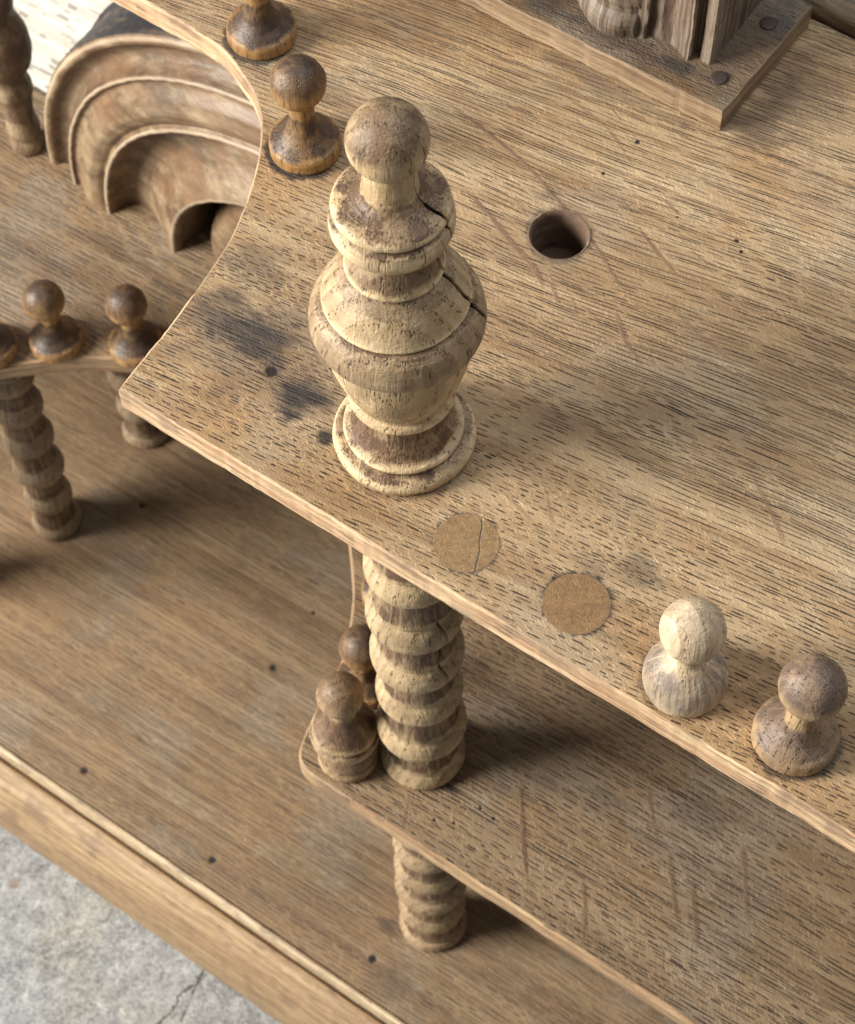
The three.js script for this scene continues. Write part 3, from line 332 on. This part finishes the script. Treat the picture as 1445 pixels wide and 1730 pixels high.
// ───────── moulded arch in the bay ─────────
{
  const pts = [[0, -0.334], [0.200, -0.334], [0.2035, -0.330], [0.2035, -0.238], ...arcPts(0.2030, -0.230, 0.0035, -75, 75, 8).map(([a, b]) => [a, b]), [0.2035, -0.222], [0.2038, -0.200], [0.2032, -0.1915], [0.2010, -0.1885], [0.1975, -0.1880], [0.1955, -0.1900], [0.1935, -0.1935], [0.1890, -0.1955], [0.1840, -0.1938], [0.1805, -0.1882], [0.1790, -0.1835], [0.1768, -0.1832], [0.1758, -0.1858], [0.1725, -0.1856], [0.1660, -0.1800], [0.1580, -0.1770], [0.1520, -0.1784], [0.1490, -0.1812], [0.1482, -0.1785], [0.1465, -0.1772], [0.1446, -0.1782], [0.1440, -0.1850], [0.1420, -0.1905], [0.1350, -0.1938], [0.1250, -0.1928], [0.1150, -0.1880], [0.1060, -0.1815], [0.1000, -0.1775], [0.0975, -0.1765], [0.0952, -0.1780], [0.0940, -0.1850], [0.0910, -0.2050], [0.0900, -0.2250], [0.0880, -0.2360], [0.0850, -0.2300], ...arcPts(0.067, -0.204, 0.0175, 0, 180, 16), [0.048, -0.236], [0.030, -0.244], [0, -0.244]];
  const rows = smooth(resample(pts, 700), 2), g = latheGeo(rows, 200, { start: Math.PI / 2, length: Math.PI, wobble: 0.003, rough: 0.0008, seed: 12 });
  // fibres run along x here: bake over the half turn
  const W = 1024, H = 1536, col = new Uint8Array(W * H * 4), bmp = new Uint8Array(W * H * 4), c = [0, 0, 0];
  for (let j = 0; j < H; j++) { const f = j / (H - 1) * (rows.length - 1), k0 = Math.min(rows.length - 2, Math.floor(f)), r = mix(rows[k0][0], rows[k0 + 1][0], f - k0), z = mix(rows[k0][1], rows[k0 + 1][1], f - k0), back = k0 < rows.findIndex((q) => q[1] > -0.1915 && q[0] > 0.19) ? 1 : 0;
    for (let i = 0; i < W; i++) { const a = Math.PI / 2 + i / W * Math.PI, x = r * Math.sin(a), y = -r * Math.cos(a), s = 0.5 * n3(x * 9, y * 130, z * 260) + 0.3 * n3(x * 22 + 8, y * 420, z * 500) + 0.2 * n2(a * 40, r * 900), fib = n3(x * 90, y * 1500, z * 1500), cl = fbm(x * 26 + 3, y * 26 + 8), b = (j * W + i) * 4;
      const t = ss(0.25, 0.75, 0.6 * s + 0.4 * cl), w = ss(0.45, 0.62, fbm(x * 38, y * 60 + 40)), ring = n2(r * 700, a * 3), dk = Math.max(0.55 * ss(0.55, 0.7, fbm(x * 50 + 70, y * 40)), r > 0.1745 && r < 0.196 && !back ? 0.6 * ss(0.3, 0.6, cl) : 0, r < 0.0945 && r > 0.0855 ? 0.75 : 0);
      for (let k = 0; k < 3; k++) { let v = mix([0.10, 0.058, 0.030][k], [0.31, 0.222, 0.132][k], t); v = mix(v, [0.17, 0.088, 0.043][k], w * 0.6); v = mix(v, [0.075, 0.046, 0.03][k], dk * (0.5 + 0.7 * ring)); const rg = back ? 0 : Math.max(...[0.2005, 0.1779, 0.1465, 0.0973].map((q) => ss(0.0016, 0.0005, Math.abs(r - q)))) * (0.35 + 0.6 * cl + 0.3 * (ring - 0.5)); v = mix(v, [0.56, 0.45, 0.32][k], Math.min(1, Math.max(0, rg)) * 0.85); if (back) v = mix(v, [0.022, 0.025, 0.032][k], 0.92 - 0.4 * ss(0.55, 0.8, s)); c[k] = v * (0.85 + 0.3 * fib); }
      col[b] = e8(c[0]); col[b + 1] = e8(c[1]); col[b + 2] = e8(c[2]); col[b + 3] = 255; bmp[b] = bmp[b + 1] = bmp[b + 2] = 255 * Math.min(1, Math.max(0, 0.5 + 0.3 * (fib - 0.5) + 0.2 * (ring - 0.5))); bmp[b + 3] = 255; } }
  g.rotateX(Math.PI / 2);
  const m = mesh('arch_moulding', g, new THREE.MeshStandardMaterial({ map: tex(col, W, H, true), bumpMap: tex(bmp, W, H), bumpScale: 0.0006, roughness: 0.5 }), stand); m.position.set(CX, MID - 0.0005, 0); m.scale.y = 0.957; m.userData.label = 'half round arch of nested mouldings with dark top';
}
// ───────── carved foot on its nailed plate ─────────
{
  const T = { x0: -0.26, z0: -0.29, w: 0.30, d: 0.10 };
  const pm = oak({ ...T, W: 1200, H: 400, turn: -0.1, seed: 71, row: 0.003, pore: 0.6, lenZone: () => 0.3, pale: [0.22, 0.15, 0.085], mid: [0.10, 0.062, 0.034], warm: [0.15, 0.085, 0.036], grey: [0.22, 0.18, 0.13], warmZone: (x, z, c, b) => ss(0.45, 0.6, b), greyAmt: 0.8, bump: 0.0016, rough: 0.65,
    stainsAndShade: [[-0.03, -0.213, 0.05, 0.008, 0.8, 1], [0.006, -0.235, 0.012, 0.03, 0.6, 1], [-0.01, -0.214, 0.012, 0.006, 0.7], [0.008, -0.218, 0.007, 0.007, 0.8], [-0.08, -0.215, 0.02, 0.01, 0.6], [0.012, -0.26, 0.01, 0.015, 0.6]] });
  const sideP = edgeWood(81, [0.40, 0.285, 0.175], [0.20, 0.128, 0.074]);
  const plate = mesh('mounting_plate', slab(densify([[-0.25, -0.2033], [0.0188, -0.2033], [0.0200, -0.2765], [-0.25, -0.2765]], 0.003, 0.0013, 44), [], TOP + 0.0129, 0.0127, 0.0007, T), [pm, sideP], stand);
  const iron = new THREE.MeshStandardMaterial({ color: new THREE.Color(0.055, 0.036, 0.03), roughness: 0.6, metalness: 0.3 });
  const ng = latheGeo(smooth(resample([[0, -0.003], [0.0037, -0.003], [0.0039, 0.0001], [0.0036, 0.0007], [0.0022, 0.0010], [0, 0.0011]], 40), 1), 28, { wobble: 0.06, rough: 0.0006, seed: 9 });
  [[0.0079, -0.2186], [0.0094, -0.2567]].forEach(([x, z]) => mesh('nail_head', ng, iron, plate).position.set(x, TOP + 0.0129, z));
  // carved block: fluted front, flat right side
  const o = spline([[-0.0755, -0.238], [-0.0700, -0.2275], [-0.0612, -0.2195], [-0.0534, -0.2148], [-0.0452, -0.2136], [-0.0378, -0.2160], [-0.0330, -0.2192]], 24);
  const o2 = [[-0.0305, -0.2190], [-0.0297, -0.2196], [-0.0296, -0.2228], ...spline([[-0.0262, -0.2234], [-0.0215, -0.2240], [-0.0160, -0.2230], [-0.0110, -0.2206], [-0.0086, -0.2198]], 14), [-0.0080, -0.2206], [-0.0082, -0.2262], [-0.0066, -0.2264], [-0.0036, -0.2228], [0.0004, -0.2226], [0.0012, -0.2236], [0.0002, -0.2690], [-0.0755, -0.2690]];
  const sh = new THREE.Shape([...o, ...o2].map(([x, z]) => new THREE.Vector2(x, -z)));
  const g = new THREE.ExtrudeGeometry(sh, { depth: 0.10, bevelEnabled: true, bevelSize: 0.0006, bevelThickness: 0.0006, bevelOffset: -0.0006, bevelSegments: 2, steps: 40 }); g.rotateX(-Math.PI / 2);
  const p = g.attributes.position, uv = g.attributes.uv;
  for (let i = 0; i < p.count; i++) { const x = p.getX(i), y = p.getY(i), z = p.getZ(i), w = 0.0011 * (n3(x * 190, y * 90, z * 190) - 0.5) + 0.0006 * (n3(x * 600, y * 350, z * 600) - 0.5), roll = x < -0.033 && z > -0.25 ? 0.0022 * Math.exp(-(((y - 0.006) / 0.005) ** 2)) - 0.0014 * Math.exp(-(((y - 0.0135) / 0.0022) ** 2)) : 0, fl = 0.0035 * Math.exp(-y / 0.012) + 2 * roll; p.setXYZ(i, x + w, y, z + w + (z > -0.25 ? -0.0015 + fl * 0.5 : 0)); uv.setXY(i, y / 0.3 + 0.1, (x + z * 0.9) / 0.06); }
  g.computeVertexNormals();
  const cm = edgeWood(91, [0.25, 0.20, 0.15], [0.085, 0.055, 0.037], 0.6);
  const m = mesh('carved_block', g, cm, stand); m.position.y = TOP + 0.0131; m.userData.label = 'weathered block carved with upright folds';
}
renderer.render(scene, camera);
